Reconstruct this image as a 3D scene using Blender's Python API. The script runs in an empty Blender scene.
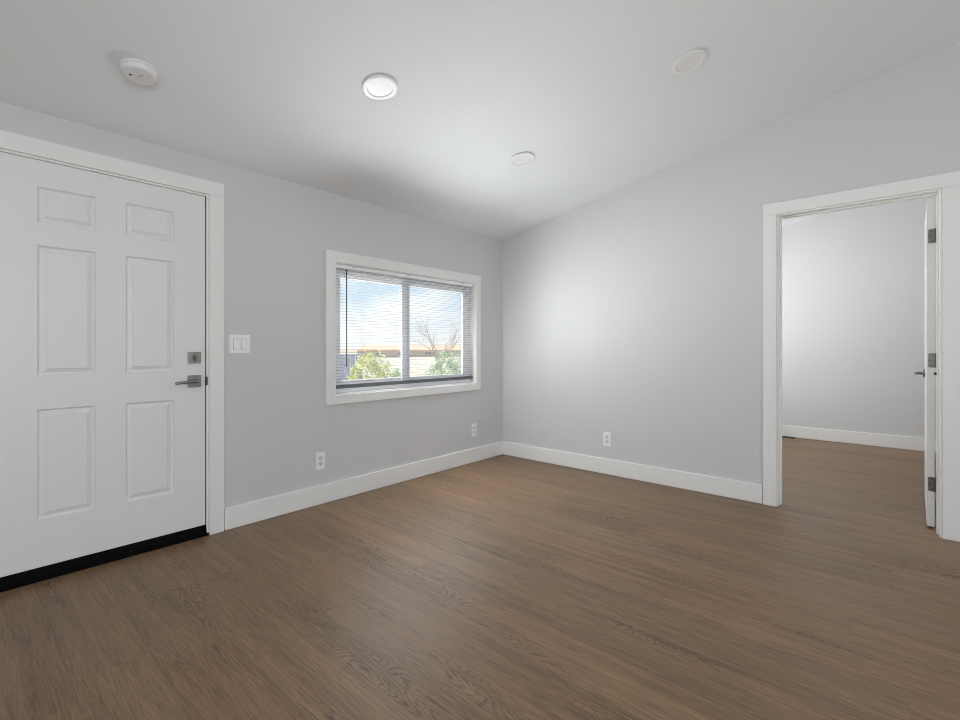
import bpy, bmesh, math, random
from mathutils import Vector, Matrix

# ------------------------------------------------------------------ camera, world, lights, exposure
SC = bpy.context.scene
COL = SC.collection
H = 1.12                      # lens height
CX, CY = -3.872, -3.0773      # camera position (room corner is the origin)
YAW = 0.8517
ZC, SL = 2.249, 0.191         # height of the ceiling at the front wall, and its slope


def zc(y):
    return ZC - SL * y


cam_data = bpy.data.cameras.new('camera')
cam_data.sensor_width = 36.0
cam_data.lens = 469.84 * 36.0 / 960.0
cam_data.shift_y = -12.566 / 960.0
cam_data.clip_start = 0.05
cam_data.clip_end = 600
cam = bpy.data.objects.new('camera', cam_data)
COL.objects.link(cam)
cam.location = (CX, CY, H)
cam.rotation_euler = (math.pi / 2, 0, -YAW)
SC.camera = cam

SC.view_settings.view_transform = 'Standard'
SC.view_settings.look = 'None'
SC.view_settings.exposure = 0.08
SC.view_settings.gamma = 1.0
SC.view_settings.use_curve_mapping = False
SC.cycles.use_denoising = True
SC.cycles.pixel_filter_type = 'BLACKMAN_HARRIS'
SC.cycles.filter_width = 1.0
SC.cycles.max_bounces = 12
SC.cycles.diffuse_bounces = 8
SC.cycles.sample_clamp_indirect = 6.0
SC.cycles.caustics_reflective = False
SC.cycles.caustics_refractive = False

world = bpy.data.worlds.new('sky')
SC.world = world
world.use_nodes = True
wn, wl = world.node_tree.nodes, world.node_tree.links
wn.clear()
w_out = wn.new('ShaderNodeOutputWorld')
w_bg = wn.new('ShaderNodeBackground')
w_bg.inputs['Strength'].default_value = 1.15
w_tc = wn.new('ShaderNodeTexCoord')
w_sep = wn.new('ShaderNodeSeparateXYZ')
w_ramp = wn.new('ShaderNodeValToRGB')
w_ramp.color_ramp.elements[0].position = 0.0
w_ramp.color_ramp.elements[0].color = (0.95, 0.93, 0.90, 1)
w_ramp.color_ramp.elements[1].position = 0.30
w_ramp.color_ramp.elements[1].color = (0.38, 0.62, 0.95, 1)
e = w_ramp.color_ramp.elements.new(0.10)
e.color = (0.66, 0.80, 0.95, 1)
w_map = wn.new('ShaderNodeMapping')
w_map.inputs['Scale'].default_value = (2.2, 2.2, 7.0)
w_noise = wn.new('ShaderNodeTexNoise')
w_noise.inputs['Scale'].default_value = 1.6
w_noise.inputs['Detail'].default_value = 5
w_cr = wn.new('ShaderNodeValToRGB')
w_cr.color_ramp.elements[0].position = 0.46
w_cr.color_ramp.elements[1].position = 0.62
w_mix = wn.new('ShaderNodeMix')
w_mix.data_type = 'RGBA'
w_mix.inputs[7].default_value = (1.0, 1.0, 1.0, 1)
wl.new(w_tc.outputs['Generated'], w_sep.inputs[0])
wl.new(w_sep.outputs['Z'], w_ramp.inputs[0])
wl.new(w_tc.outputs['Generated'], w_map.inputs[0])
wl.new(w_map.outputs[0], w_noise.inputs['Vector'])
wl.new(w_noise.outputs['Fac'], w_cr.inputs[0])
wl.new(w_cr.outputs[0], w_mix.inputs[0])
wl.new(w_ramp.outputs[0], w_mix.inputs[6])
wl.new(w_mix.outputs[2], w_bg.inputs['Color'])
wl.new(w_bg.outputs[0], w_out.inputs[0])

sun_data = bpy.data.lights.new('sun', 'SUN')
sun_data.energy = 6.0
sun_data.angle = 0.02
sun_data.color = (1.0, 0.95, 0.87)
sun = bpy.data.objects.new('sun', sun_data)
COL.objects.link(sun)
sun.rotation_euler = (math.radians(-36), 0, math.radians(14))   # from beyond the front wall, high up


def area(name, loc, direction, sx, sy, power, color=(1, 1, 1), spread=180):
    d = bpy.data.lights.new(name, 'AREA')
    d.shape = 'RECTANGLE'
    d.size, d.size_y = sx, sy
    d.energy = power
    d.color = color
    d.spread = math.radians(spread)
    o = bpy.data.objects.new(name, d)
    COL.objects.link(o)
    o.location = loc
    o.rotation_euler = Vector(direction).to_track_quat('-Z', 'Z').to_euler()
    return o


# daylight lamps at assumed, unseen windows behind and beside the camera
DAY = (0.965, 1.0, 1.01)
area('daylight_back_window', (-1.9, -6.12, 1.45), (0, 1, 0), 2.2, 1.3, 12, DAY)
area('daylight_back_window', (-4.7, -6.12, 1.45), (0, 1, 0), 1.6, 1.3, 74, (0.94, 0.99, 1.04))
area('daylight_left_window', (-6.12, -3.2, 1.45), (1, 0, 0), 1.8, 1.3, 20, (0.94, 0.99, 1.04))
# lamps added inside the blind, standing in for daylight from the front window
for x in (-1.75, -1.25):
    area('added_window_fill', (x, -0.15, 1.26), (0.72, -0.69, 0.1), 0.25, 0.85, 1.9, DAY, spread=160)
for z in (1.0, 1.4):
    area('added_window_fill', (-1.55, -0.16, z), (-0.85, -0.30, 0.42), 0.22, 0.2, 0.6, DAY, spread=72)
for x in (-1.7, -1.2, -0.7):
    for z in (0.95, 1.4):
        area('added_window_fill', (x, -0.13, z), (-0.4, -0.7, 0.6), 0.28, 0.15, 0.76, DAY, spread=70)
        area('added_window_fill', (x, -0.13, z), (0.4, -0.82, 0.38), 0.3, 0.25, 0.88, DAY, spread=98)
# more lamps added before the blind, for floor sheen and the lower right wall
for z in (1.0, 1.25, 1.5):
    area('added_low_fill', (-1.19, -0.06, z), (-0.1, -0.6, -0.79), 1.4, 0.12, 1.6, DAY, spread=104)
for x in (-1.7, -1.1):
    area('added_low_fill', (x, -0.15, 1.3), (0.62, -0.60, -0.45), 0.28, 0.5, 2.3, DAY, spread=150)
# lamps added out of view outside, standing in for bounce off the pale ground
area('added_ground_bounce', (-3.6, 4.2, -0.55), (0.45, -0.75, 0.38), 5.0, 2.0, 290, DAY)
area('added_ground_bounce', (1.2, 4.2, -0.55), (-0.45, -0.75, 0.38), 4.0, 2.0, 290, DAY)
# daylight entering the next room by its own window
area('daylight_next_room', (1.55, -0.03, 1.30), (0, -1, 0), 1.5, 1.0, 31, (0.97, 0.99, 1.0))
area('daylight_next_room', (1.55, -0.05, 1.30), (0.35, -0.9, 0.25), 1.3, 0.9, 28, (0.97, 0.99, 1.0), spread=100)


# ------------------------------------------------------------------ materials
def mat(name, color=(0.8, 0.8, 0.8), rough=0.5, metallic=0.0, spec=0.5, bump=None):
    m = bpy.data.materials.new(name)
    m.use_nodes = True
    nt = m.node_tree
    b = nt.nodes['Principled BSDF']
    b.inputs['Base Color'].default_value = (*color, 1)
    b.inputs['Roughness'].default_value = rough
    b.inputs['Metallic'].default_value = metallic
    b.inputs['Specular IOR Level'].default_value = spec
    if bump:
        scale, strength, dist = bump
        tc = nt.nodes.new('ShaderNodeTexCoord')
        n = nt.nodes.new('ShaderNodeTexNoise')
        n.inputs['Scale'].default_value = scale
        n.inputs['Detail'].default_value = 3
        bp = nt.nodes.new('ShaderNodeBump')
        bp.inputs['Strength'].default_value = strength
        bp.inputs['Distance'].default_value = dist
        nt.links.new(tc.outputs['Object'], n.inputs['Vector'])
        nt.links.new(n.outputs['Fac'], bp.inputs['Height'])
        nt.links.new(bp.outputs[0], b.inputs['Normal'])
    return m


def noise_mat(name, c1, c2, scale, rough=0.8, spec=0.3, detail=4):
    m = mat(name, c1, rough, 0, spec)
    nt = m.node_tree
    tc = nt.nodes.new('ShaderNodeTexCoord')
    n = nt.nodes.new('ShaderNodeTexNoise')
    n.inputs['Scale'].default_value = scale
    n.inputs['Detail'].default_value = detail
    r = nt.nodes.new('ShaderNodeValToRGB')
    r.color_ramp.elements[0].position = 0.35
    r.color_ramp.elements[1].position = 0.65
    r.color_ramp.elements[0].color = (*c1, 1)
    r.color_ramp.elements[1].color = (*c2, 1)
    nt.links.new(tc.outputs['Object'], n.inputs['Vector'])
    nt.links.new(n.outputs['Fac'], r.inputs[0])
    nt.links.new(r.outputs[0], nt.nodes['Principled BSDF'].inputs['Base Color'])
    return m


M = {}
M['wall'] = mat('grey_wall_paint', (0.61, 0.61, 0.615), 0.75, bump=(90, 0.12, 0.002))
M['ceiling'] = mat('white_ceiling_paint', (0.815, 0.84, 0.855), 0.85, bump=(70, 0.15, 0.002))
M['trim'] = mat('white_trim_paint', (0.80, 0.80, 0.785), 0.38)
M['door'] = mat('white_door_paint', (0.76, 0.765, 0.76), 0.36)
M['vinyl'] = mat('white_window_vinyl', (0.92, 0.92, 0.94), 0.35)
M['slat'] = mat('grey_blind_slat', (0.46, 0.46, 0.48), 0.4)
M['rail'] = mat('backlit_blind_rail', (0.16, 0.16, 0.165), 0.4)  # dark tone carries the backlit shade of the bottom rail
M['wand'] = mat('backlit_tilt_wand', (0.02, 0.022, 0.025), 0.3)  # clear wand, its backlit look put into a dark colour
M['plate'] = mat('white_cover_plate', (0.86, 0.86, 0.86), 0.3)
M['plate_grey'] = mat('off_white_receptacle', (0.70, 0.70, 0.70), 0.35)
M['gap_grey'] = mat('grey_switch_gap', (0.36, 0.36, 0.36), 0.5)
M['slot'] = mat('dark_slot', (0.03, 0.03, 0.03), 0.6)
M['nickel'] = mat('satin_nickel', (0.24, 0.235, 0.22), 0.30, 1.0)
M['nickel_dark'] = mat('aged_nickel', (0.18, 0.17, 0.15), 0.36, 1.0)
M['rubber'] = mat('black_threshold', (0.002, 0.002, 0.002), 0.7, 0.0, 0.08, bump=(40, 0.3, 0.003))
M['detector'] = mat('white_detector_plastic', (0.74, 0.74, 0.74), 0.4)
M['lamp_trim'] = mat('white_lamp_trim', (0.84, 0.84, 0.84), 0.35)
M['lens'] = mat('frosted_lamp_lens', (0.80, 0.80, 0.81), 0.33)
M['vent'] = mat('dark_brown_register', (0.03, 0.02, 0.016), 0.5)
M['exterior'] = mat('exterior_siding', (0.62, 0.60, 0.57), 0.8)
M['leaf_yellow'] = noise_mat('yellow_green_leaf', (0.55, 0.56, 0.20), (0.72, 0.70, 0.36), 6)
M['leaf_green'] = noise_mat('green_leaf', (0.36, 0.46, 0.26), (0.55, 0.62, 0.40), 6)
M['bark'] = noise_mat('grey_brown_bark', (0.42, 0.34, 0.28), (0.52, 0.43, 0.36), 12)
M['earth'] = noise_mat('pale_sandy_ground', (0.48, 0.42, 0.33), (0.60, 0.54, 0.44), 0.5)
M['hill'] = noise_mat('tan_hillside', (0.42, 0.33, 0.24), (0.52, 0.42, 0.32), 0.05)
M['fence'] = mat('grey_fence_board', (0.42, 0.42, 0.52), 0.8)
M['stucco'] = mat('tan_house_wall', (0.72, 0.60, 0.50), 0.85)
M['roof'] = mat('terracotta_roof', (0.66, 0.44, 0.32), 0.85)


def glass_mat():
    m = bpy.data.materials.new('window_glass')
    m.use_nodes = True
    nt = m.node_tree
    nt.nodes.clear()
    o = nt.nodes.new('ShaderNodeOutputMaterial')
    t = nt.nodes.new('ShaderNodeBsdfTransparent')
    t.inputs[0].default_value = (0.95, 0.97, 0.97, 1)
    g = nt.nodes.new('ShaderNodeBsdfGlossy')
    g.inputs['Roughness'].default_value = 0.02
    mx = nt.nodes.new('ShaderNodeMixShader')
    mx.inputs[0].default_value = 0.05
    nt.links.new(t.outputs[0], mx.inputs[1])
    nt.links.new(g.outputs[0], mx.inputs[2])
    nt.links.new(mx.outputs[0], o.inputs[0])
    return m


M['glass'] = glass_mat()


def floor_mat():
    m = bpy.data.materials.new('brown_oak_planks')
    m.use_nodes = True
    nt = m.node_tree
    N, L = nt.nodes, nt.links
    b = N['Principled BSDF']

    def math_(op, a, c=None, clamp=False):
        n = N.new('ShaderNodeMath')
        n.operation = op
        n.use_clamp = clamp
        for i, v in enumerate((a, c)):
            if v is None:
                continue
            if isinstance(v, (int, float)):
                n.inputs[i].default_value = v
            else:
                L.new(v, n.inputs[i])
        return n.outputs[0]

    def comb(x, y, z):
        n = N.new('ShaderNodeCombineXYZ')
        for i, v in enumerate((x, y, z)):
            if isinstance(v, (int, float)):
                n.inputs[i].default_value = v
            else:
                L.new(v, n.inputs[i])
        return n.outputs[0]

    def noise(vec, scale, detail=2.0, rough=0.5, dist=0.0):
        n = N.new('ShaderNodeTexNoise')
        n.inputs['Scale'].default_value = scale
        n.inputs['Detail'].default_value = detail
        n.inputs['Roughness'].default_value = rough
        n.inputs['Distortion'].default_value = dist
        L.new(vec, n.inputs['Vector'])
        return n.outputs['Fac']

    def rng(v, a, c, d=0.0, e_=1.0, smooth=False):
        n = N.new('ShaderNodeMapRange')
        n.interpolation_type = 'SMOOTHSTEP' if smooth else 'LINEAR'
        L.new(v, n.inputs[0])
        n.inputs[1].default_value = a
        n.inputs[2].default_value = c
        n.inputs[3].default_value = d
        n.inputs[4].default_value = e_
        return n.outputs[0]

    tc = N.new('ShaderNodeTexCoord')
    sp = N.new('ShaderNodeSeparateXYZ')
    L.new(tc.outputs['Object'], sp.inputs[0])
    W, LEN = 0.22, 1.83
    u = math_('DIVIDE', math_('ADD', sp.outputs['X'], 1.83 + 44 * W), W)
    ui = math_('FLOOR', u)
    uf = math_('FRACT', u)
    wn1 = N.new('ShaderNodeTexWhiteNoise')
    wn1.noise_dimensions = '1D'
    L.new(ui, wn1.inputs['W'])
    v = math_('DIVIDE', math_('ADD', sp.outputs['Y'], math_('MULTIPLY', wn1.outputs['Value'], LEN * 3)), LEN)
    vi = math_('FLOOR', v)
    vf = math_('FRACT', v)
    wn2 = N.new('ShaderNodeTexWhiteNoise')
    wn2.noise_dimensions = '2D'
    L.new(comb(ui, vi, 0), wn2.inputs['Vector'])
    rv = wn2.outputs['Value']
    rc = N.new('ShaderNodeSeparateXYZ')
    L.new(wn2.outputs['Color'], rc.inputs[0])
    r2, r3 = rc.outputs['Y'], rc.outputs['Z']
    lx = math_('ADD', sp.outputs['X'], math_('MULTIPLY', rv, 37.0))
    ly = math_('ADD', sp.outputs['Y'], math_('MULTIPLY', r2, 53.0))
    # broad ring field, its level lines are the cathedral figure
    ring = noise(comb(math_('MULTIPLY', lx, 8.5), math_('MULTIPLY', ly, 1.0), math_('MULTIPLY', r3, 9.0)), 1.0, 1.2, 0.4)
    wob = noise(comb(math_('MULTIPLY', lx, 40.0), math_('MULTIPLY', ly, 9.0), r3), 1.0, 2.0, 0.6)
    ringw = math_('ADD', ring, math_('MULTIPLY', wob, 0.035))
    lines = math_('SINE', math_('MULTIPLY', ringw, 300.0))
    lines = rng(lines, -0.2, 1.0, 0.0, 1.0, True)
    # figure is strong only in the heart of some boards
    mask = noise(comb(math_('MULTIPLY', lx, 4.5), math_('MULTIPLY', ly, 0.9), math_('ADD', r3, 31.0)), 1.0, 1.0)
    mask = rng(mask, 0.50, 0.68, 0.12, 1.0, True)
    brk = noise(comb(math_('MULTIPLY', lx, 120.0), math_('MULTIPLY', ly, 14.0), r3), 1.0, 2.0, 0.6)
    mask = math_('MULTIPLY', mask, rng(brk, 0.32, 0.60, 0.25, 1.0))
    fig = math_('MULTIPLY', lines, mask)
    fib = noise(comb(math_('MULTIPLY', lx, 230.0), math_('MULTIPLY', ly, 9.0), r3), 1.0, 3.0, 0.65)
    fib = rng(fib, 0.33, 0.70, 0.0, 1.0)
    streak = noise(comb(math_('MULTIPLY', lx, 24.0), math_('MULTIPLY', ly, 0.8), r2), 1.0, 3.0, 0.6)
    streak = rng(streak, 0.30, 0.70, 0.0, 1.0)
    blot = noise(comb(math_('MULTIPLY', lx, 3.0), math_('MULTIPLY', ly, 1.6), r2), 1.0, 2.0, 0.5)

    val = math_('MULTIPLY', streak, 0.24)
    val = math_('ADD', val, math_('MULTIPLY', fib, 0.44))
    val = math_('ADD', val, math_('MULTIPLY', rv, 0.08))
    val = math_('ADD', val, math_('MULTIPLY', blot, 0.18))
    val = math_('SUBTRACT', val, math_('MULTIPLY', fig, 0.36), True)
    ramp = N.new('ShaderNodeValToRGB')
    cr = ramp.color_ramp
    cr.elements[0].position = 0.05
    cr.elements[0].color = (*FLOOR_DARK, 1)
    cr.elements[1].position = 0.85
    cr.elements[1].color = (*FLOOR_LIGHT, 1)
    L.new(val, ramp.inputs[0])
    # warm tint drifts from board to board
    tint = N.new('ShaderNodeMix')
    tint.data_type = 'RGBA'
    tint.blend_type = 'MULTIPLY'
    tint.inputs[0].default_value = 1.0
    tr = N.new('ShaderNodeValToRGB')
    tr.color_ramp.elements[0].color = (0.98, 1.0, 0.99, 1)
    tr.color_ramp.elements[1].color = (1.06, 0.98, 0.90, 1)
    L.new(rng(math_('ADD', math_('MULTIPLY', r3, 0.5), math_('MULTIPLY', blot, 0.7)), 0.25, 0.9), tr.inputs[0])
    L.new(ramp.outputs[0], tint.inputs[6])
    L.new(tr.outputs[0], tint.inputs[7])
    # seams
    sx = math_('MINIMUM', uf, math_('SUBTRACT', 1.0, uf))
    sx = rng(math_('MULTIPLY', sx, W), 0.0006, 0.0018, 1.0, 0.0)
    sy = math_('MINIMUM', vf, math_('SUBTRACT', 1.0, vf))
    sy = rng(math_('MULTIPLY', sy, LEN), 0.0006, 0.0018, 1.0, 0.0)
    seam = math_('MAXIMUM', sx, math_('MULTIPLY', sy, 0.45))
    mixs = N.new('ShaderNodeMix')
    mixs.data_type = 'RGBA'
    mixs.inputs[7].default_value = (0.045, 0.032, 0.024, 1)
    L.new(math_('MULTIPLY', seam, 0.38), mixs.inputs[0])
    L.new(tint.outputs[2], mixs.inputs[6])
    L.new(mixs.outputs[2], b.inputs['Base Color'])
    rough = math_('ADD', 0.38, math_('MULTIPLY', fib, 0.12))
    L.new(rough, b.inputs['Roughness'])
    b.inputs['Specular IOR Level'].default_value = 0.5
    bump = N.new('ShaderNodeBump')
    bump.inputs['Strength'].default_value = 0.35
    bump.inputs['Distance'].default_value = 0.0012
    hgt = math_('SUBTRACT', math_('MULTIPLY', fib, 0.5), math_('ADD', fig, math_('MULTIPLY', seam, 1.5)))
    L.new(hgt, bump.inputs['Height'])
    L.new(bump.outputs[0], b.inputs['Normal'])
    return m


FLOOR_DARK = (0.078, 0.045, 0.021)
FLOOR_LIGHT = (0.335, 0.211, 0.119)
M['floor'] = floor_mat()


# ------------------------------------------------------------------ helpers
def tag(o, label=None, cat=None, group=None, kind=None):
    if label:
        o['label'] = label
    if cat:
        o['category'] = cat
    if group:
        o['group'] = group
    if kind:
        o['kind'] = kind
    return o


def box(bm, x0, x1, y0, y1, z0, z1, mtx=None):
    vs = [bm.verts.new((x, y, z)) for x in (x0, x1) for y in (y0, y1) for z in (z0, z1)]
    if mtx:
        for v in vs:
            v.co = mtx @ v.co
    for f in ((0, 1, 3, 2), (4, 6, 7, 5), (0, 4, 5, 1), (2, 3, 7, 6), (0, 2, 6, 4), (1, 5, 7, 3)):
        bm.faces.new([vs[i] for i in f])
    return vs


def obj(name, bm, m, parent=None, loc=None, bevel=0, smooth=False, segs=2):
    bmesh.ops.recalc_face_normals(bm, faces=bm.faces)
    me = bpy.data.meshes.new(name)
    bm.to_mesh(me)
    bm.free()
    if smooth:
        for p in me.polygons:
            p.use_smooth = True
        if hasattr(me, 'set_sharp_from_angle'):
            me.set_sharp_from_angle(angle=math.radians(40))
    me.materials.append(m)
    o = bpy.data.objects.new(name, me)
    COL.objects.link(o)
    if parent:
        o.parent = parent
    if loc:
        o.location = loc
    if bevel:
        b = o.modifiers.new('bevel', 'BEVEL')
        b.width = bevel
        b.segments = segs
        b.limit_method = 'ANGLE'
        b.angle_limit = math.radians(40)
    return o


def empty(name, loc=(0, 0, 0), rot=(0, 0, 0)):
    o = bpy.data.objects.new(name, None)
    o.empty_display_size = 0.1
    COL.objects.link(o)
    o.location = loc
    o.rotation_euler = rot
    return o


def B(*boxes):
    bm = bmesh.new()
    for b in boxes:
        box(bm, *b)
    return bm


def lathe(bm, prof, seg=48, mtx=None):
    """prof: (radius, z) list turned round local z; ends close when the radius is 0"""
    rings = []
    for r, z in prof:
        if r < 1e-6:
            rings.append([bm.verts.new((0, 0, z))])
        else:
            rings.append([bm.verts.new((r * math.cos(2 * math.pi * k / seg), r * math.sin(2 * math.pi * k / seg), z)) for k in range(seg)])
    for a, b in zip(rings, rings[1:]):
        for k in range(seg):
            k2 = (k + 1) % seg
            if len(a) == 1 and len(b) == 1:
                continue
            if len(a) == 1:
                bm.faces.new((a[0], b[k], b[k2]))
            elif len(b) == 1:
                bm.faces.new((a[k], a[k2], b[0]))
            else:
                bm.faces.new((a[k], a[k2], b[k2], b[k]))
    if mtx:
        for r in rings:
            for v in r:
                v.co = mtx @ v.co


def tube(bm, pts, radii, seg=8):
    pts = [Vector(p) for p in pts]
    rings = []
    for i, p in enumerate(pts):
        d = (pts[min(i + 1, len(pts) - 1)] - pts[max(i - 1, 0)]).normalized()
        up = Vector((0, 0, 1)) if abs(d.z) < 0.9 else Vector((1, 0, 0))
        a = d.cross(up).normalized()
        b = d.cross(a)
        r = radii[i] if isinstance(radii, (list, tuple)) else radii
        rings.append([bm.verts.new(p + r * (math.cos(2 * math.pi * k / seg) * a + math.sin(2 * math.pi * k / seg) * b)) for k in range(seg)])
    for a, b in zip(rings, rings[1:]):
        for k in range(seg):
            bm.faces.new((a[k], a[(k + 1) % seg], b[(k + 1) % seg], b[k]))
    bm.faces.new(rings[0][::-1])
    bm.faces.new(rings[-1])


def cell(bm, a0, a1, t0, t1, z00, z01, z10, z11, axis):
    """wall cell between a0 and a1; bottoms z00,z10 and tops z01,z11 at its two ends"""
    P = []
    for a, lo, hi in ((a0, z00, z01), (a1, z10, z11)):
        for t in (t0, t1):
            for z in (lo, hi):
                P.append(bm.verts.new((a, t, z) if axis == 'x' else (t, a, z)))
    for f in ((0, 1, 3, 2), (4, 6, 7, 5), (0, 4, 5, 1), (2, 3, 7, 6), (0, 2, 6, 4), (1, 5, 7, 3)):
        bm.faces.new([P[i] for i in f])


def wall(name, axis, a0, a1, t0, t1, holes, top, label):
    """wall along an axis; holes are (a0, a1, z0, z1); top(a) gives its height"""
    bm = bmesh.new()
    br = sorted({a0, a1, *[h[0] for h in holes], *[h[1] for h in holes]})
    for p, q in zip(br, br[1:]):
        hs = sorted([(h[2], h[3]) for h in holes if h[0] <= p + 1e-6 and h[1] >= q - 1e-6])
        z = 0.0
        for lo, hi in hs:
            if lo > z + 1e-6:
                cell(bm, p, q, t0, t1, z, lo, z, lo, axis)
            z = hi
        cell(bm, p, q, t0, t1, z, top(p), z, top(q), axis)
    bmesh.ops.remove_doubles(bm, verts=bm.verts, dist=1e-5)
    o = obj(name, bm, M['wall'])
    return tag(o, label, 'wall', kind='structure')


# ------------------------------------------------------------------ room shell
X0, X1, Y0 = -6.25, 3.113, -6.25       # left wall, far wall of the next room, back wall
WT = 0.12
fl = obj('floor', B((X0 - WT, X1 + WT, Y0 - WT, WT, -0.06, 0.0)), M['floor'])
tag(fl, 'brown oak plank floor running through the doorway into the next room', 'floor', kind='structure')
bm = bmesh.new()
ya, yb = WT + 0.02, Y0 - WT
vs = []
for x in (X0 - WT, X1 + WT):
    for y in (ya, yb):
        for dz in (0, 0.10):
            vs.append(bm.verts.new((x, y, zc(y) + dz)))
for f in ((0, 1, 3, 2), (4, 6, 7, 5), (0, 4, 5, 1), (2, 3, 7, 6), (0, 2, 6, 4), (1, 5, 7, 3)):
    bm.faces.new([vs[i] for i in f])
ce = obj('ceiling', bm, M['ceiling'])
tag(ce, 'smooth white ceiling sloping up away from the window wall', 'ceiling', kind='structure')

WX0, WX1, WZ0, WZ1 = -1.978, -0.432, 0.768, 1.746           # window opening
DX0, DX1, DZ1 = -3.762, -2.826, 2.033                       # front door opening
wall('wall_front', 'x', X0 - WT, X1 + WT, 0.0, WT,
     [(DX0, DX1, 0.0, DZ1), (WX0, WX1, WZ0, WZ1), (0.8, 2.3, 0.8, 1.8)], lambda a: ZC + 0.0,
     'light grey wall with the white entry door and the window')
RY0, RY1, RZ1 = -3.303, -2.469, 2.056                       # doorway opening
wall('wall_right', 'y', Y0, 0.0, 0.0, WT, [(RY0, RY1, 0.0, RZ1)], zc,
     'light grey wall with the open doorway, right of the corner')
wall('wall_far', 'y', Y0, 0.0, X1, X1 + WT, [], zc, 'pale grey wall seen through the doorway in the next room')
wall('wall_left', 'y', Y0, 0.0, X0 - WT, X0, [(-4.1, -2.3, 0.8, 2.1)], zc, 'light grey wall on the left side behind the viewer')
wall('wall_back', 'x', X0 - WT, X1 + WT, Y0 - WT, Y0, [(-3.0, -0.8, 0.8, 2.1), (-5.5, -3.9, 0.8, 2.1)],
     lambda a: zc(Y0), 'light grey back wall with two windows behind the viewer')
wall('wall_next_room_back', 'x', WT, X1, -4.55, -4.45, [], lambda a: zc(-4.45), 'light grey back wall of the next room')


# frames and panes of the windows behind the camera and of the next room
def plain_window(name, axis, a0, a1, z0, z1, t, label):
    r = empty(name, ((a0 + a1) / 2, t, z0) if axis == 'x' else (t, (a0 + a1) / 2, z0))
    tag(r, label, 'window', kind='structure')
    hw = (a1 - a0) / 2
    hh = z1 - z0
    fr = [(-hw, hw, -0.03, 0.03, 0, 0.05), (-hw, hw, -0.03, 0.03, hh - 0.05, hh), (-hw, -hw + 0.05, -0.03, 0.03, 0.05, hh - 0.05),
          (hw - 0.05, hw, -0.03, 0.03, 0.05, hh - 0.05), (-0.03, 0.03, -0.03, 0.03, 0.05, hh - 0.05)]
    if axis == 'y':
        fr = [(b[2], b[3], b[0], b[1], b[4], b[5]) for b in fr]
    obj('window_frame', B(*fr), M['vinyl'], r)
    pn = (-hw + 0.05, hw - 0.05, -0.004, 0.004, 0.05, hh - 0.05)
    if axis == 'y':
        pn = (pn[2], pn[3], pn[0], pn[1], pn[4], pn[5])
    obj('pane', B(pn), M['glass'], r)


plain_window('window_2', 'x', -3.0, -0.8, 0.8, 2.1, Y0 - 0.06, 'wide white window in the back wall')
plain_window('window_3', 'x', -5.5, -3.9, 0.8, 2.1, Y0 - 0.06, 'narrower white window in the back wall')
plain_window('window_4', 'y', -4.1, -2.3, 0.8, 2.1, X0 - 0.06, 'white window in the left wall')
plain_window('window_5', 'x', 0.8, 2.3, 0.8, 1.8, 0.07, 'white window of the next room')

# baseboards
BT, BH = 0.015, 0.136


def baseboard(name, boxes, label):
    o = obj(name, B(*boxes), M['trim'], bevel=0.0045)
    return tag(o, label, 'baseboard', kind='structure')


baseboard('baseboard_front', [(-2.7395, 0.0, -BT, 0, 0, BH)], 'white baseboard under the window')
baseboard('baseboard_right', [(-BT, 0, -2.3835, -BT, 0, BH)], 'white baseboard between the corner and the doorway')
baseboard('baseboard_far', [(X1 - BT, X1, -4.45, 0.0, 0, 0.142)], 'white baseboard seen through the doorway')
baseboard('baseboard_next_room', [(WT, WT + BT, -2.3835, -0.0, 0, BH), (WT, WT + BT, -4.45, -3.39, 0, BH)],
          'white baseboard on the next room side of the doorway wall')

# ------------------------------------------------------------------ front door
CT = 0.018
t1 = empty('trim_1', (DX1, 0, 0))
tag(t1, 'flat white casing and jamb round the entry door', 'door trim', kind='structure')


def rel(boxes, o):
    return [(b[0] - o[0], b[1] - o[0], b[2] - o[1], b[3] - o[1], b[4] - o[2], b[5] - o[2]) for b in boxes]


o1 = (DX1, 0, 0)
obj('casing', B(*rel([(DX1, DX1 + 0.0815, -CT, 0, 0, DZ1), (DX0 - 0.0815, DX0, -CT, 0, 0, DZ1),
                      (DX0 - 0.0815, DX1 + 0.0815, -CT, 0, DZ1 + 0.0002, DZ1 + 0.081)], o1)), M['trim'], t1, bevel=0.002)
obj('jamb', B(*rel([(DX1 - 0.0115, DX1, -0.004, WT, 0, DZ1), (DX0, DX0 + 0.0115, -0.004, WT, 0, DZ1),
                    (DX0 + 0.0115, DX1 - 0.0115, -0.004, WT, DZ1 - 0.011, DZ1)], o1)), M['trim'], t1, bevel=0.0015)
obj('door_stop', B(*rel([(DX1 - 0.030, DX1 - 0.0115, 0.062, 0.10, 0.0, DZ1 - 0.011),
                         (DX0 + 0.0115, DX0 + 0.030, 0.062, 0.10, 0.0, DZ1 - 0.011),
                         (DX0 + 0.030, DX1 - 0.030, 0.062, 0.10, DZ1 - 0.030, DZ1 - 0.011)], o1)), M['slot'], t1)


obj('dark_gap_strip', B(*rel([(-2.8423, DX1 - 0.0117, 0.010, 0.050, 0.062, DZ1 - 0.011), (DX0 + 0.0117, -2.8423, 0.010, 0.050, 2.0208, DZ1 - 0.0112)], o1)), M['slot'], t1)  # dark seal filling the gap round the leaf, drawn in for its shade


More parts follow.
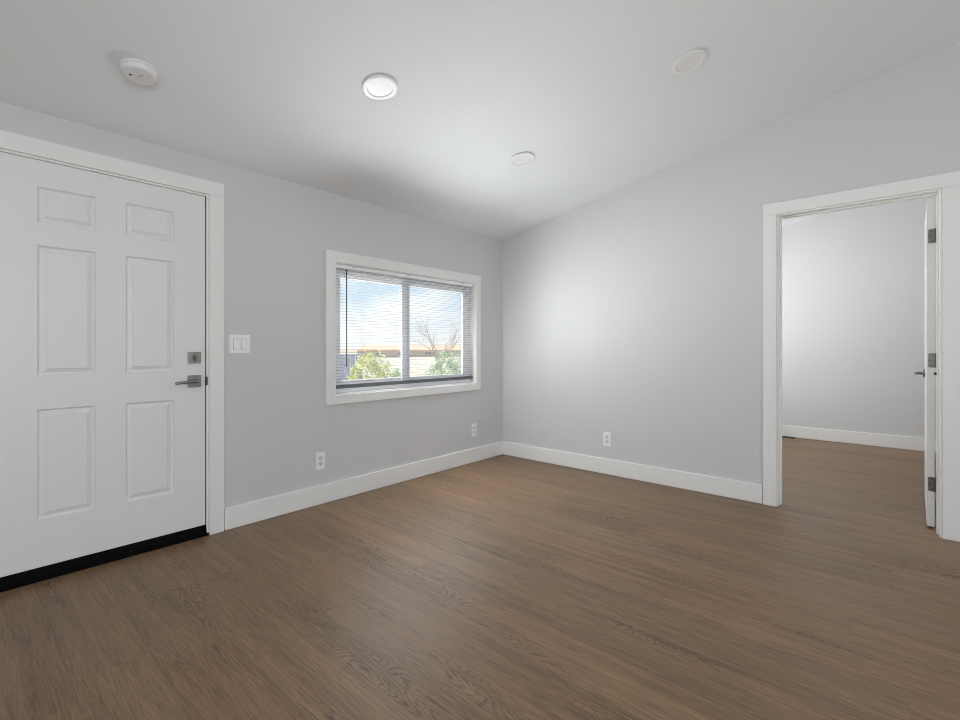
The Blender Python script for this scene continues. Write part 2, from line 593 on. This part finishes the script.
def panel_slab(bm, xs, zs, panels, depth, t):
    """slab with its face at y=0 looking to -y; panels = set of (i, j) cells with a moulded recess"""
    V = {}

    def vert(x, y, z):
        k = (round(x, 5), round(y, 5), round(z, 5))
        if k not in V:
            V[k] = bm.verts.new((x, y, z))
        return V[k]

    prof = [(0.0, 0.0), (0.002, 0.005), (0.008, 0.0115), (0.013, 0.0115), (0.031, 0.0035), (0.0325, 0.001)]
    for i in range(len(xs) - 1):
        for j in range(len(zs) - 1):
            a, b, c, d = xs[i], xs[i + 1], zs[j], zs[j + 1]
            if (i, j) not in panels:
                bm.faces.new([vert(a, 0, c), vert(b, 0, c), vert(b, 0, d), vert(a, 0, d)])
            else:
                last = None
                for ins, dep in prof:
                    q = [vert(a + ins, dep * depth, c + ins), vert(b - ins, dep * depth, c + ins),
                         vert(b - ins, dep * depth, d - ins), vert(a + ins, dep * depth, d - ins)]
                    if last:
                        for k in range(4):
                            bm.faces.new([last[k], last[(k + 1) % 4], q[(k + 1) % 4], q[k]])
                    last = q
                bm.faces.new(last)
    # back and sides
    bk = [vert(xs[0], t, zs[0]), vert(xs[-1], t, zs[0]), vert(xs[-1], t, zs[-1]), vert(xs[0], t, zs[-1])]
    bm.faces.new(bk[::-1])
    for i in range(len(xs) - 1):
        bm.faces.new([vert(xs[i], 0, zs[0]), vert(xs[i + 1], 0, zs[0])] + [vert(xs[i + 1], t, zs[0]), vert(xs[i], t, zs[0])])
        bm.faces.new([vert(xs[i], 0, zs[-1]), vert(xs[i + 1], 0, zs[-1]), vert(xs[i + 1], t, zs[-1]), vert(xs[i], t, zs[-1])])
    for j in range(len(zs) - 1):
        for x in (xs[0], xs[-1]):
            bm.faces.new([vert(x, 0, zs[j]), vert(x, 0, zs[j + 1]), vert(x, t, zs[j + 1]), vert(x, t, zs[j])])


PX = [-3.745, -3.575, -3.355, -3.229, -3.004, -2.8425]
PZ = [0.062, 0.292, 0.821, 0.984, 1.611, 1.724, 1.894, 2.0205]
SY = 0.006                                                   # the slab face sits a little behind the wall plane
d1 = empty('door_1', (PX[0], SY, PZ[0]))
tag(d1, 'white six panel entry door, closed, with nickel deadbolt and lever', 'door', kind='structure')
bm = bmesh.new()
panel_slab(bm, [x - PX[0] for x in PX], [z - PZ[0] for z in PZ], {(i, j) for i in (1, 3) for j in (1, 3, 5)}, 1.0, 0.044)
obj('door_leaf', bm, M['door'], d1)


def rrect(bm, w, h, t, r, mtx, seg=5, corners=(1, 1, 1, 1)):
    """rounded plate, centred, from z=0 to z=t in its own frame"""
    pts = []
    for (cx, cy, a0), c in zip(((w / 2, h / 2, 0), (-w / 2, h / 2, 90), (-w / 2, -h / 2, 180), (w / 2, -h / 2, 270)), corners):
        if not c:
            pts.append((cx, cy))
            continue
        sx, sy = (1 if cx > 0 else -1), (1 if cy > 0 else -1)
        for k in range(seg + 1):
            a = math.radians(a0 + 90 * k / seg)
            pts.append((cx - sx * r + r * math.cos(a), cy - sy * r + r * math.sin(a)))
    lo = [bm.verts.new(mtx @ Vector((x, y, 0))) for x, y in pts]
    hi = [bm.verts.new(mtx @ Vector((x, y, t))) for x, y in pts]
    n = len(pts)
    for k in range(n):
        bm.faces.new((lo[k], lo[(k + 1) % n], hi[(k + 1) % n], hi[k]))
    bm.faces.new(hi)
    bm.faces.new(lo[::-1])


FACE = Matrix.Rotation(math.pi / 2, 4, 'X')      # local (x, y, z) -> (x, -z, y): plate lies on a wall facing -y


def at(x, y, z, rot=FACE):
    return Matrix.Translation((x, y, z)) @ rot


ox, oz = d1.location.x, d1.location.z
# deadbolt
bm = bmesh.new()
rrect(bm, 0.068, 0.066, 0.009, 0.004, at(-2.9005 - ox, 0, 1.0600 - oz))
db = obj('deadbolt', bm, M['nickel'], d1, bevel=0.0015)
db['label'] = 'square satin nickel deadbolt plate'
bm = bmesh.new()
lathe(bm, [(0, 0.0085), (0.014, 0.0085), (0.014, 0.013), (0, 0.013)], 24, at(-2.9005 - ox, 0, 1.0600 - oz))
m_ = at(-2.9005 - ox, 0, 1.0600 - oz) @ Matrix.Rotation(math.radians(12), 4, 'Z')
box(bm, -0.0045, 0.0045, -0.019, 0.019, 0.012, 0.030, m_)
obj('thumb_turn', bm, M['nickel_dark'], db, bevel=0.0015)
# lever
bm = bmesh.new()
rrect(bm, 0.070, 0.070, 0.009, 0.004, at(-2.9005 - ox, 0, 0.9215 - oz))
rs = obj('handle_rose', bm, M['nickel'], d1, bevel=0.0015)
bm = bmesh.new()
lathe(bm, [(0, 0.0085), (0.013, 0.0085), (0.012, 0.020), (0.0105, 0.048), (0, 0.048)], 24, at(-2.9005 - ox, 0, 0.9215 - oz))
tube(bm, [(-2.894 - ox, -0.044, 0.9215 - oz), (-2.925 - ox, -0.045, 0.9215 - oz), (-2.962 - ox, -0.043, 0.9195 - oz),
          (-2.998 - ox, -0.039, 0.916 - oz), (-3.008 - ox, -0.039, 0.915 - oz)], [0.0105, 0.0095, 0.008, 0.008, 0.006], 12)
obj('lever', bm, M['nickel'], rs, smooth=True)
# strike showing in the gap
bm = bmesh.new()
rrect(bm, 0.011, 0.052, 0.004, 0.004, at(-2.8385 - ox, -0.0105, 0.920 - oz))
st = obj('strike_plate', bm, M['slot'], d1)

bm = bmesh.new()
pr_ = [(-0.012, 0.0), (-0.012, 0.016), (-0.004, 0.022), (0.0, 0.046), (0.004, 0.060), (WT, 0.060), (WT, 0.0)]
a_ = [bm.verts.new((DX0 + 0.0116, y, z)) for y, z in pr_]
b_ = [bm.verts.new((DX1 - 0.0116, y, z)) for y, z in pr_]
n_ = len(pr_)
for k in range(n_):
    bm.faces.new((a_[k], a_[(k + 1) % n_], b_[(k + 1) % n_], b_[k]))
bm.faces.new(a_[::-1])
bm.faces.new(b_)
box(bm, DX0 + 0.001, DX1 - 0.001, -0.0145, -0.0045, 0.0, 0.014)
th = obj('threshold', bm, M['rubber'])
tag(th, 'black sill strip under the white entry door', 'threshold')

# ------------------------------------------------------------------ window with blind
w1 = empty('window_1', ((WX0 + WX1) / 2, 0, WZ0))
tag(w1, 'white framed sliding window looking out on bushes', 'window', kind='structure')
ow = tuple(w1.location)
CW = 0.080
obj('window_casing', B(*rel([(WX0 - CW, WX0, -CT, 0, WZ0 - 0.0655, WZ1 + 0.080), (WX1, WX1 + 0.066, -CT, 0, WZ0 - 0.0655, WZ1 + 0.080),
                             (WX0 + 0.0001, WX1 - 0.0001, -CT, 0, WZ1, WZ1 + 0.080), (WX0 + 0.0001, WX1 - 0.0001, -CT, 0, WZ0 - 0.0655, WZ0)], ow)),
    M['trim'], w1, bevel=0.002)
JT = 0.006
obj('jamb', B(*rel([(WX0, WX0 + JT, -0.006, 0.09, WZ0, WZ1), (WX1 - JT, WX1, -0.006, 0.09, WZ0, WZ1),
                    (WX0 + JT, WX1 - JT, -0.006, 0.09, WZ1 - JT, WZ1)], ow)), M['trim'], w1, bevel=0.001)
obj('window_sill', B(*rel([(WX0 + JT, WX1 - JT, -0.006, 0.09, WZ0, WZ0 + 0.010)], ow)), M['trim'], w1, bevel=0.001)
FY0, FY1 = 0.062, 0.118
fx0, fx1, fz0, fz1 = WX0 + JT, WX1 - JT, WZ0 + 0.010, WZ1 - JT
F = 0.045
obj('window_frame', B(*rel([(fx0, fx0 + F, FY0, FY1, fz0, fz1), (fx1 - F, fx1, FY0, FY1, fz0, fz1),
                            (fx0 + F, fx1 - F, FY0, FY1, fz0, fz0 + F), (fx0 + F, fx1 - F, FY0, FY1, fz1 - F, fz1)], ow)), M['vinyl'], w1, bevel=0.002)
XM = -1.245
S = 0.052
ix0, ix1, iz0, iz1 = fx0 + F, fx1 - F, fz0 + F, fz1 - F
for nm, (a, b, y0, y1) in {'left': (ix0, XM + 0.055, 0.088, 0.112), 'right': (XM - 0.045, ix1, 0.066, 0.087)}.items():
    s = obj('sash', B(*rel([(a, a + S, y0, y1, iz0, iz1), (b - S, b, y0, y1, iz0, iz1), (a + S, b - S, y0, y1, iz0, iz0 + S * .8),
                            (a + S, b - S, y0, y1, iz1 - S * .8, iz1)], ow)), M['vinyl'], w1, bevel=0.0015)
    ym = (y0 + y1) / 2
    obj('pane', B(*rel([(a + S, b - S, ym - 0.002, ym + 0.002, iz0 + S * .8, iz1 - S * .8)], ow)), M['glass'], s)

bl = empty('window_blind', ((WX0 + WX1) / 2, 0.028, WZ1 - JT))
tag(bl, 'mini blind with open slats hanging inside the window frame', 'blind')
ob = tuple(bl.location)
BX0, BX1 = WX0 + 0.014, WX1 - 0.012
YB = 0.028
hr = obj('head_rail', B(*rel([(BX0, BX1, YB - 0.0135, YB + 0.0135, WZ1 - JT - 0.028, WZ1 - JT - 0.0005)], ob)), M['vinyl'], bl, bevel=0.0015)
for x in (-1.80, -1.26, -0.60):
    obj('bracket', B(*rel([(x - 0.016, x + 0.016, YB - 0.0165, YB - 0.0138, WZ1 - JT - 0.012, WZ1 - JT)], ob)), M['plate_grey'], hr)
bm = bmesh.new()
ZT, ZB, PITCH = 1.702, 0.846, 0.0222
k = 0
z = ZT
while z > ZB:
    # crowned slat, three facets, room edge tipped slightly
    tl = math.radians(0)
    ys = [-0.0125, -0.0045, 0.0045, 0.0125]
    hs = [0.0, 0.0019, 0.0019, 0.0]
    top_, bot_ = [], []
    for y, h_ in zip(ys, hs):
        yy = y * math.cos(tl)
        zz = z + h_ + y * math.sin(tl)
        top_.append((yy, zz + 0.0002))
        bot_.append((yy, zz - 0.0002))
    loop = top_ + bot_[::-1]
    A_ = [bm.verts.new((BX0 + 0.003 - ob[0], y, zz - ob[2])) for y, zz in loop]
    B_ = [bm.verts.new((BX1 - 0.003 - ob[0], y, zz - ob[2])) for y, zz in loop]
    n = len(loop)
    for q in range(n):
        bm.faces.new((A_[q], A_[(q + 1) % n], B_[(q + 1) % n], B_[q]))
    bm.faces.new(A_[::-1])
    bm.faces.new(B_)
    z -= PITCH
obj('slat_panel', bm, M['slat'], bl)
bm = B(*rel([(BX0 + 0.002, BX1 - 0.002, YB - 0.0125, YB + 0.0125, 0.812, 0.826), (BX0 + 0.002, BX1 - 0.002, YB - 0.012, YB + 0.012, 0.8285, 0.8305),
             (BX0 + 0.002, BX1 - 0.002, YB - 0.012, YB + 0.012, 0.833, 0.835), (BX0 + 0.002, BX1 - 0.002, YB - 0.012, YB + 0.012, 0.8375, 0.8395)], ob))
br_ = obj('bottom_rail', bm, M['rail'], bl)
br_['label'] = 'bottom rail with slats gathered on it, coloured dark as backlit'
for x in (-1.72, -1.225, -0.62):
    for dy in (-0.0130, 0.0130):
        bm = bmesh.new()
        tube(bm, [(x - ob[0], dy, 1.716 - ob[2]), (x - ob[0], dy, 0.820 - ob[2])], 0.0008, 6)
        obj('ladder_cord', bm, M['plate_grey'], bl)
bm = bmesh.new()
tube(bm, [(-1.874 - ob[0], -0.022, 1.705 - ob[2]), (-1.874 - ob[0], -0.024, 0.975 - ob[2])], 0.0042, 6)
wd = obj('tilt_wand', bm, M['wand'], bl)
wd['label'] = 'thin clear tilt wand, coloured dark as if backlit'

# ------------------------------------------------------------------ doorway on the right
t2 = empty('trim_2', (0, RY1, 0))
tag(t2, 'white casing and jamb round the open doorway', 'door trim', kind='structure')
o2 = (0, RY1, 0)
CB = 0.0815
JB = 0.011
cas = []
for sx0, sx1 in ((-CT, 0), (WT, WT + CT)):
    cas += [(sx0, sx1, RY1, RY1 + CB, 0, RZ1), (sx0, sx1, RY0 - CB, RY0, 0, RZ1), (sx0, sx1, RY0 - CB, RY1 + CB, RZ1 + 0.0002, RZ1 + CB)]
obj('casing', B(*rel(cas, o2)), M['trim'], t2, bevel=0.002)
obj('jamb', B(*rel([(-0.006, WT + 0.004, RY1 - JB, RY1, 0, RZ1), (-0.006, WT + 0.004, RY0, RY0 + JB, 0, RZ1),
                    (-0.006, WT + 0.004, RY0 + JB, RY1 - JB, RZ1 - JB, RZ1)], o2)), M['trim'], t2, bevel=0.0015)
obj('door_stop', B(*rel([(0.046, 0.080, RY1 - JB - 0.010, RY1 - JB, 0, RZ1 - JB), (0.046, 0.080, RY0 + JB, RY0 + JB + 0.010, 0, RZ1 - JB),
                         (0.046, 0.080, RY0 + JB + 0.010, RY1 - JB - 0.010, RZ1 - JB - 0.010, RZ1 - JB)], o2)), M['trim'], t2, bevel=0.0015)
bm = bmesh.new()
SIDE = Matrix.Rotation(-math.pi / 2, 4, 'X')      # faces +y
lathe(bm, [(0, 0.0), (0.0085, 0.0), (0.0085, 0.009), (0.006, 0.012), (0, 0.012)], 16, Matrix.Translation((0.062, RY0 + JB + 0.010 - RY1, 0.962)) @ SIDE)
hb = obj('bumper', bm, M['slot'], t2)
hb['label'] = 'small round black bumper on the jamb'

DW, DT, DH = 0.80, 0.035, 2.028
HX, HY = 0.157, -3.278
ang = math.radians(-1.5)
# local frame of the leaf: x runs away from the hinge, face y=0 looks to -y (behind), y=+DT faces the doorway view
d2 = empty('door_2', (HX, HY + DT, 0.012), (0, 0, ang))
tag(d2, 'white interior door swung wide open into the next room', 'door', kind='structure')
xs = [0, 0.11, 0.345, 0.455, 0.69, DW]
zs = [0, 0.23, 0.76, 0.90, 1.55, 1.66, 1.88, DH]
bm = bmesh.new()
panel_slab(bm, xs, zs, {(i, j) for i in (1, 3) for j in (1, 3, 5)}, 0.8, DT)
for v in bm.verts:                                  # turn the moulded face to +y
    v.co.y = -v.co.y
bmesh.ops.reverse_faces(bm, faces=bm.faces)
obj('door_leaf', bm, M['door'], d2, bevel=0.001)
EDGE = Matrix(((0, 0, -1, 0), (1, 0, 0, 0), (0, 1, 0, 0), (0, 0, 0, 1)))     # plate facing -x, its own x along +y
hinge0 = None
for hz in (0.262, 1.028, 1.797):
    bm = bmesh.new()
    rrect(bm, 0.030, 0.089, 0.0022, 0.008, Matrix.Translation((0, -DT + 0.0135, 0)) @ EDGE, corners=(1, 0, 0, 1))
    h_ = obj('hinge', bm, M['nickel_dark'], d2, loc=(0, 0, hz))
    h_['label'] = 'nickel butt hinge with rounded leaf'
    bm = bmesh.new()
    for z0, z1 in ((-0.0445, -0.028), (-0.027, -0.010), (-0.009, 0.009), (0.010, 0.027), (0.028, 0.0445)):
        lathe(bm, [(0, z0), (0.0045, z0), (0.0045, z1), (0, z1)], 12, Matrix.Translation((-0.0045, -DT - 0.0045, 0)))
    obj('hinge_barrel', bm, M['nickel_dark'], h_)
    for sy_, sz_ in ((-0.0245, 0.030), (-0.0145, 0.0), (-0.0245, -0.030)):
        bm = bmesh.new()
        lathe(bm, [(0, 0), (0.0042, 0), (0.0035, 0.001), (0, 0.001)], 12, Matrix.Translation((-0.0022, sy_, sz_)) @ EDGE)
        obj('screw', bm, M['slot'], h_)
# lever set on the far end of the leaf
bm = bmesh.new()
lathe(bm, [(0, 0), (0.031, 0), (0.031, 0.006), (0.026, 0.010), (0, 0.010)], 32, Matrix.Translation((DW - 0.062, 0, 0.918)) @ SIDE)
rs = obj('handle_rose', bm, M['nickel'], d2, bevel=0.001)
bm = bmesh.new()
lathe(bm, [(0, 0.0095), (0.011, 0.0095), (0.0095, 0.050), (0, 0.050)], 20, Matrix.Translation((DW - 0.062, 0, 0.918)) @ SIDE)
tube(bm, [(DW - 0.056, 0.048, 0.918), (DW - 0.09, 0.049, 0.918), (DW - 0.13, 0.048, 0.917), (DW - 0.168, 0.045, 0.915)], [0.010, 0.009, 0.008, 0.007], 12)
obj('lever', bm, M['nickel'], rs, smooth=True)

# ------------------------------------------------------------------ wall plates
def plate_base(name, w, h, loc, rz, label, cat, group=None):
    """cover plate against a wall; local x along the wall, local -y into the room"""
    r = empty(name, loc, (0, 0, rz))
    tag(r, label, cat, group)
    bm = bmesh.new()
    rrect(bm, w, h, 0.0055, 0.004, FACE)
    p = obj('cover_plate', bm, M['plate'], r, bevel=0.002)
    return r, p


sw, p = plate_base('light_switch', 0.124, 0.115, (-2.647, 0, 1.142), 0, 'white double rocker light switch beside the entry door', 'light switch')
for i, x in enumerate((-0.023, 0.023)):
    bm = bmesh.new()
    rrect(bm, 0.0345, 0.067, 0.0015, 0.001, at(x, -0.0052, 0))
    fr_ = obj('switch_frame', bm, M['gap_grey'], sw)  # grey stands in for the shade in the gaps round the rocker
    bm = bmesh.new()
    # rocker paddle, wedge: top pressed, bottom standing out
    q = [(-0.0155, 0.0315, 0.0068), (0.0155, 0.0315, 0.0068), (0.0155, 0.0, 0.0085), (-0.0155, 0.0, 0.0085), (-0.0155, -0.0315, 0.0125), (0.0155, -0.0315, 0.0125)]
    f_ = [bm.verts.new((x + a, -c, b)) for a, b, c in q]
    g_ = [bm.verts.new((x + a, -0.0050, b)) for a, b, c in q]
    for a in ((0, 1, 2, 3), (3, 2, 5, 4)):
        bm.faces.new([f_[k] for k in a])
        bm.faces.new([g_[k] for k in a[::-1]])
    for a, b in ((0, 1), (1, 2), (2, 5), (5, 4), (4, 3), (3, 0)):
        bm.faces.new((f_[a], f_[b], g_[b], g_[a]))
    obj('rocker', bm, M['plate'], sw)
    for zz in (0.048, -0.048):
        bm = bmesh.new()
        lathe(bm, [(0, 0), (0.0032, 0), (0.0028, 0.0008), (0, 0.0008)], 12, at(x, -0.0056, zz))
        obj('screw', bm, M['plate_grey'], sw)


def outlet(loc, rz, label, w=0.070):
    r, p = plate_base('wall_outlet', w, 0.124, loc, rz, label, 'outlet', 'duplex wall outlets above the baseboards')
    for zz in (0.0195, -0.0195):
        bm = bmesh.new()
        rrect(bm, 0.034, 0.029, 0.0022, 0.009, at(0, -0.0054, zz))
        rc_ = obj('receptacle', bm, M['plate_grey'], r)
        for a in (-0.0064, 0.0064):
            obj('slot', B((a - 0.0012, a + 0.0012, -0.0080, -0.0075, zz - 0.001, zz + 0.0075)), M['slot'], rc_)
        bm = bmesh.new()
        lathe(bm, [(0, 0), (0.0026, 0), (0.0026, 0.0004), (0, 0.0004)], 12, at(0, -0.0076, zz - 0.008))
        obj('slot', bm, M['slot'], rc_)
    bm = bmesh.new()
    lathe(bm, [(0, 0), (0.003, 0), (0.0026, 0.0008), (0, 0.0008)], 12, at(0, -0.0056, 0))
    obj('screw', bm, M['plate_grey'], r)
    return r


outlet((-2.095, 0, 0.309), 0, 'white wall outlet left of the window, low on the window wall')
outlet((-0.452, 0, 0.312), 0, 'white wall outlet beside the corner, under the right end of the window')
outlet((0, -1.184, 0.309), -math.pi / 2, 'white wall outlet on the wall between the corner and the doorway')

# ------------------------------------------------------------------ ceiling fittings
TH = -math.atan(SL)


def ceil_empty(name, x, y, label, cat, group=None):
    r = empty(name, (x, y, zc(y)), (TH, 0, 0))
    return tag(r, label, cat, group)


sd = ceil_empty('smoke_detector', -3.300, -0.562, 'round white smoke detector on the ceiling above the entry door', 'smoke detector')
bm = bmesh.new()
lathe(bm, [(0, 0.0), (0.066, 0.0), (0.068, -0.002), (0.068, -0.011), (0.066, -0.0125), (0, -0.0125)], 48)
obj('mounting_base', bm, M['detector'], sd, smooth=True)
bm = bmesh.new()
lathe(bm, [(0, -0.0120), (0.0635, -0.0120), (0.0660, -0.0145), (0.0655, -0.024), (0.062, -0.0335), (0.058, -0.0365), (0.052, -0.0375), (0, -0.0380)], 48)
hs_ = obj('housing', bm, M['detector'], sd, smooth=True)
for (px, py, rr, nm) in ((-0.031, 0.006, 0.0052, 'indicator'), (0.0, 0.0, 0.0028, 'sounder_hole'), (0.006, -0.017, 0.0028, 'sounder_hole')):
    bm = bmesh.new()
    lathe(bm, [(0, -0.0375), (rr, -0.0375), (rr, -0.0386), (0, -0.0386)], 16, Matrix.Translation((px, py, 0)))
    obj(nm, bm, M['slot'], hs_)

for x, y, lb in ((-2.393, -1.099, 'round recessed downlight nearest the smoke detector, brightest of the three'),
                 (-1.165, -1.100, 'round recessed downlight nearest the room corner, smallest looking of the three'),
                 (-1.192, -2.244, 'round recessed downlight on the right, above the doorway wall')):
    r = ceil_empty('downlight', x, y, lb, 'ceiling light', 'recessed downlights')
    bm = bmesh.new()
    lathe(bm, [(0.0640, -0.006), (0.0650, -0.0095), (0.0690, -0.0105), (0.0880, -0.0100), (0.0905, -0.0090), (0.0905, -0.0050), (0.0850, -0.0045), (0.0850, 0.0), (0.0640, 0.0), (0.0640, -0.006)], 64)
    obj('trim_ring', bm, M['lamp_trim'], r, smooth=True)
    bm = bmesh.new()
    lathe(bm, [(0, -0.0080), (0.0640, -0.0068), (0.0640, -0.001), (0, -0.001)], 64)
    obj('lens', bm, M['lens'], r, smooth=True)

# ------------------------------------------------------------------ floor register in the next room
fv = empty('floor_register', (3.058, -2.040, 0))
tag(fv, 'small dark brown floor register against the far baseboard', 'floor vent')
obj('frame', B((-0.045, 0.038, -0.150, -0.135, 0, 0.006), (-0.045, 0.038, 0.135, 0.150, 0, 0.006),
               (-0.045, -0.035, -0.135, 0.135, 0, 0.006), (0.028, 0.038, -0.135, 0.135, 0, 0.006)), M['vent'], fv, bevel=0.001)
obj('grille', B(*[(-0.035, 0.028, -0.133 + 0.019 * k, -0.125 + 0.019 * k, 0.001, 0.005) for k in range(15)]), M['vent'], fv)
bm = bmesh.new()
rrect(bm, 0.010, 0.014, 0.006, 0.002, Matrix.Translation((-0.030, -0.146, 0.004)))
lv = obj('damper_lever', bm, M['plate_grey'], fv)

# ------------------------------------------------------------------ outside the window
random.seed(7)
Fv = Vector((math.sin(YAW), math.cos(YAW), 0))
Rv = Vector((math.cos(YAW), -math.sin(YAW), 0))


def spot(u, depth, z=0.0):
    """ground position seen at column u, a given depth away"""
    p = Vector((CX, CY, 0)) + depth * (Fv + Rv * ((u - 480) / 469.84))
    return Vector((p.x, p.y, z))


gz = -0.7
bm = B((-150, 150, WT + 0.0, 300, gz - 0.2, gz))
gr = obj('ground', bm, M['earth'])
tag(gr, 'pale sandy ground outside the window', 'ground', kind='structure')

# far ridge of hills: ring of displaced strips
bm = bmesh.new()
rows = []
for j, dpt in enumerate((150, 170, 195, 230)):
    row = []
    for i in range(60):
        u_ = -400 + i * 30
        p = spot(u_, dpt)
        hgt = (0, 2.0, 4.2, 0)[j] * (0.55 + 0.35 * math.sin(i * 0.37 + j) + 0.2 * math.sin(i * 1.1 + 2 * j))
        row.append(bm.verts.new((p.x, p.y, gz + max(0, hgt))))
    rows.append(row)
for a, b in zip(rows, rows[1:]):
    for i in range(59):
        bm.faces.new((a[i], a[i + 1], b[i + 1], b[i]))
hl = obj('hills', bm, M['hill'], smooth=True)
tag(hl, 'low tan hills along the horizon', 'hills', kind='structure')


def bush(name, base, rx, rz, m, count, label):
    r = empty(name, base)
    tag(r, label, 'bush')
    bm = bmesh.new()
    for k in range(9):
        a = 2 * math.pi * k / 9 + random.uniform(-0.2, 0.2)
        t_ = Vector((math.cos(a) * rx * 0.6, math.sin(a) * rx * 0.6, rz * random.uniform(1.0, 1.5)))
        tube(bm, [(0, 0, 0), tuple(t_ * 0.5 + Vector((0, 0, 0.1))), tuple(t_)], [0.02, 0.012, 0.005], 5)
    obj('stem', bm, M['bark'], r)
    bm = bmesh.new()
    for k in range(count):
        th_ = random.uniform(0, 2 * math.pi)
        cz = random.uniform(-1, 1)
        rad = random.uniform(0.55, 1.0) ** 0.5 * (1 + 0.15 * math.sin(3 * th_ + 5 * cz))
        s = math.sqrt(1 - cz * cz)
        c = Vector((rx * rad * s * math.cos(th_), rx * rad * s * math.sin(th_), rz + rz * rad * cz))
        ax = Vector((random.gauss(0, 1), random.gauss(0, 1), random.gauss(0, 1))).normalized()
        bx = ax.orthogonal().normalized()
        l_ = random.uniform(0.03, 0.06)
        vs_ = [bm.verts.new(c + ax * l_), bm.verts.new(c + bx * l_ * 0.4), bm.verts.new(c - ax * l_), bm.verts.new(c - bx * l_ * 0.4)]
        bm.faces.new(vs_)
    obj('foliage', bm, m, r)
    return r


bush('bush', spot(370, 11.0, gz), 0.52, 0.86, M['leaf_yellow'], 3600, 'rounded yellow green bush outside the left pane of the window')
bush('bush', spot(398, 12.9, gz), 0.34, 0.62, M['leaf_green'], 1600, 'small bluish green bush beside the yellow bush outside the window')
bush('bush', spot(447, 13.0, gz), 0.55, 0.86, M['leaf_green'], 2800, 'green bush below the bare tree outside the right pane of the window')

tr = empty('bare_tree', spot(441, 15.0, gz))
tag(tr, 'leafless tree with thin spreading branches outside the right pane of the window', 'tree')
bmt, bmb = bmesh.new(), bmesh.new()
tube(bmt, [(0, 0, 0), (0.05, 0, 0.7), (-0.02, 0, 1.3)], [0.06, 0.045, 0.03], 8)


def branch(bm, p, d, ln, r, lvl):
    pts, cur, dd = [p], Vector(p), Vector(d)
    for _ in range(3):
        dd = (dd + Vector((random.gauss(0, .12), random.gauss(0, .12), random.gauss(0.04, .08)))).normalized()
        cur = cur + dd * ln / 3
        pts.append(cur.copy())
    tube(bm, pts, [r, r * 0.85, r * 0.7, r * 0.5], 5)
    if lvl == 0:
        return
    for k in range(3):
        q = pts[1 + k % 3]
        nd = (dd + Vector((random.gauss(0, .55), random.gauss(0, .55), random.gauss(0.1, .35)))).normalized()
        branch(bm, q, nd, ln * 0.68, r * 0.55, lvl - 1)


for k in range(5):
    a = 2 * math.pi * k / 5
    branch(bmb, Vector((-0.02, 0, 1.1 + 0.04 * k)), Vector((math.cos(a) * 0.55, math.sin(a) * 0.55, 0.9)), 0.85, 0.016, 3)
obj('trunk', bmt, M['bark'], tr)
obj('branches', bmb, M['bark'], tr)

fe = empty('fence', spot(318, 13.5, gz))
tag(fe, 'grey board fence outside the left edge of the window', 'fence')
bm = bmesh.new()
for k in range(16):
    box(bm, -1.2 + 0.15 * k, -1.2 + 0.15 * k + 0.14, -0.01, 0.01, 0.05, 1.62)
obj('board_panel', bm, M['fence'], fe)
for x in (-1.2, 0.0, 1.2):
    obj('post', B((x - 0.04, x + 0.04, 0.01, 0.09, 0, 1.68)), M['fence'], fe)
fe.rotation_euler = (0, 0, -0.5)

hs = empty('house', spot(412, 92, gz), (0, 0, -0.7))
tag(hs, 'distant tan house with terracotta roof beyond the bushes', 'house')
obj('wall', B((-10, 10, -4, 4, 0, 1.3)), M['stucco'], hs)
bm = bmesh.new()
v_ = [bm.verts.new(c) for c in ((-10.5, -4.5, 1.3), (10.5, -4.5, 1.3), (10.5, 4.5, 1.3), (-10.5, 4.5, 1.3), (-9, 0, 2.3), (9, 0, 2.3))]
for f in ((0, 1, 5, 4), (2, 3, 4, 5), (1, 2, 5), (3, 0, 4), (3, 2, 1, 0)):
    bm.faces.new([v_[k] for k in f])
obj('roof', bm, M['roof'], hs)
for x in (-6, -2, 3, 6.5):
    obj('window', B((x - 0.6, x + 0.6, -4.05, -3.98, 0.4, 1.0)), M['gap_grey'], hs)
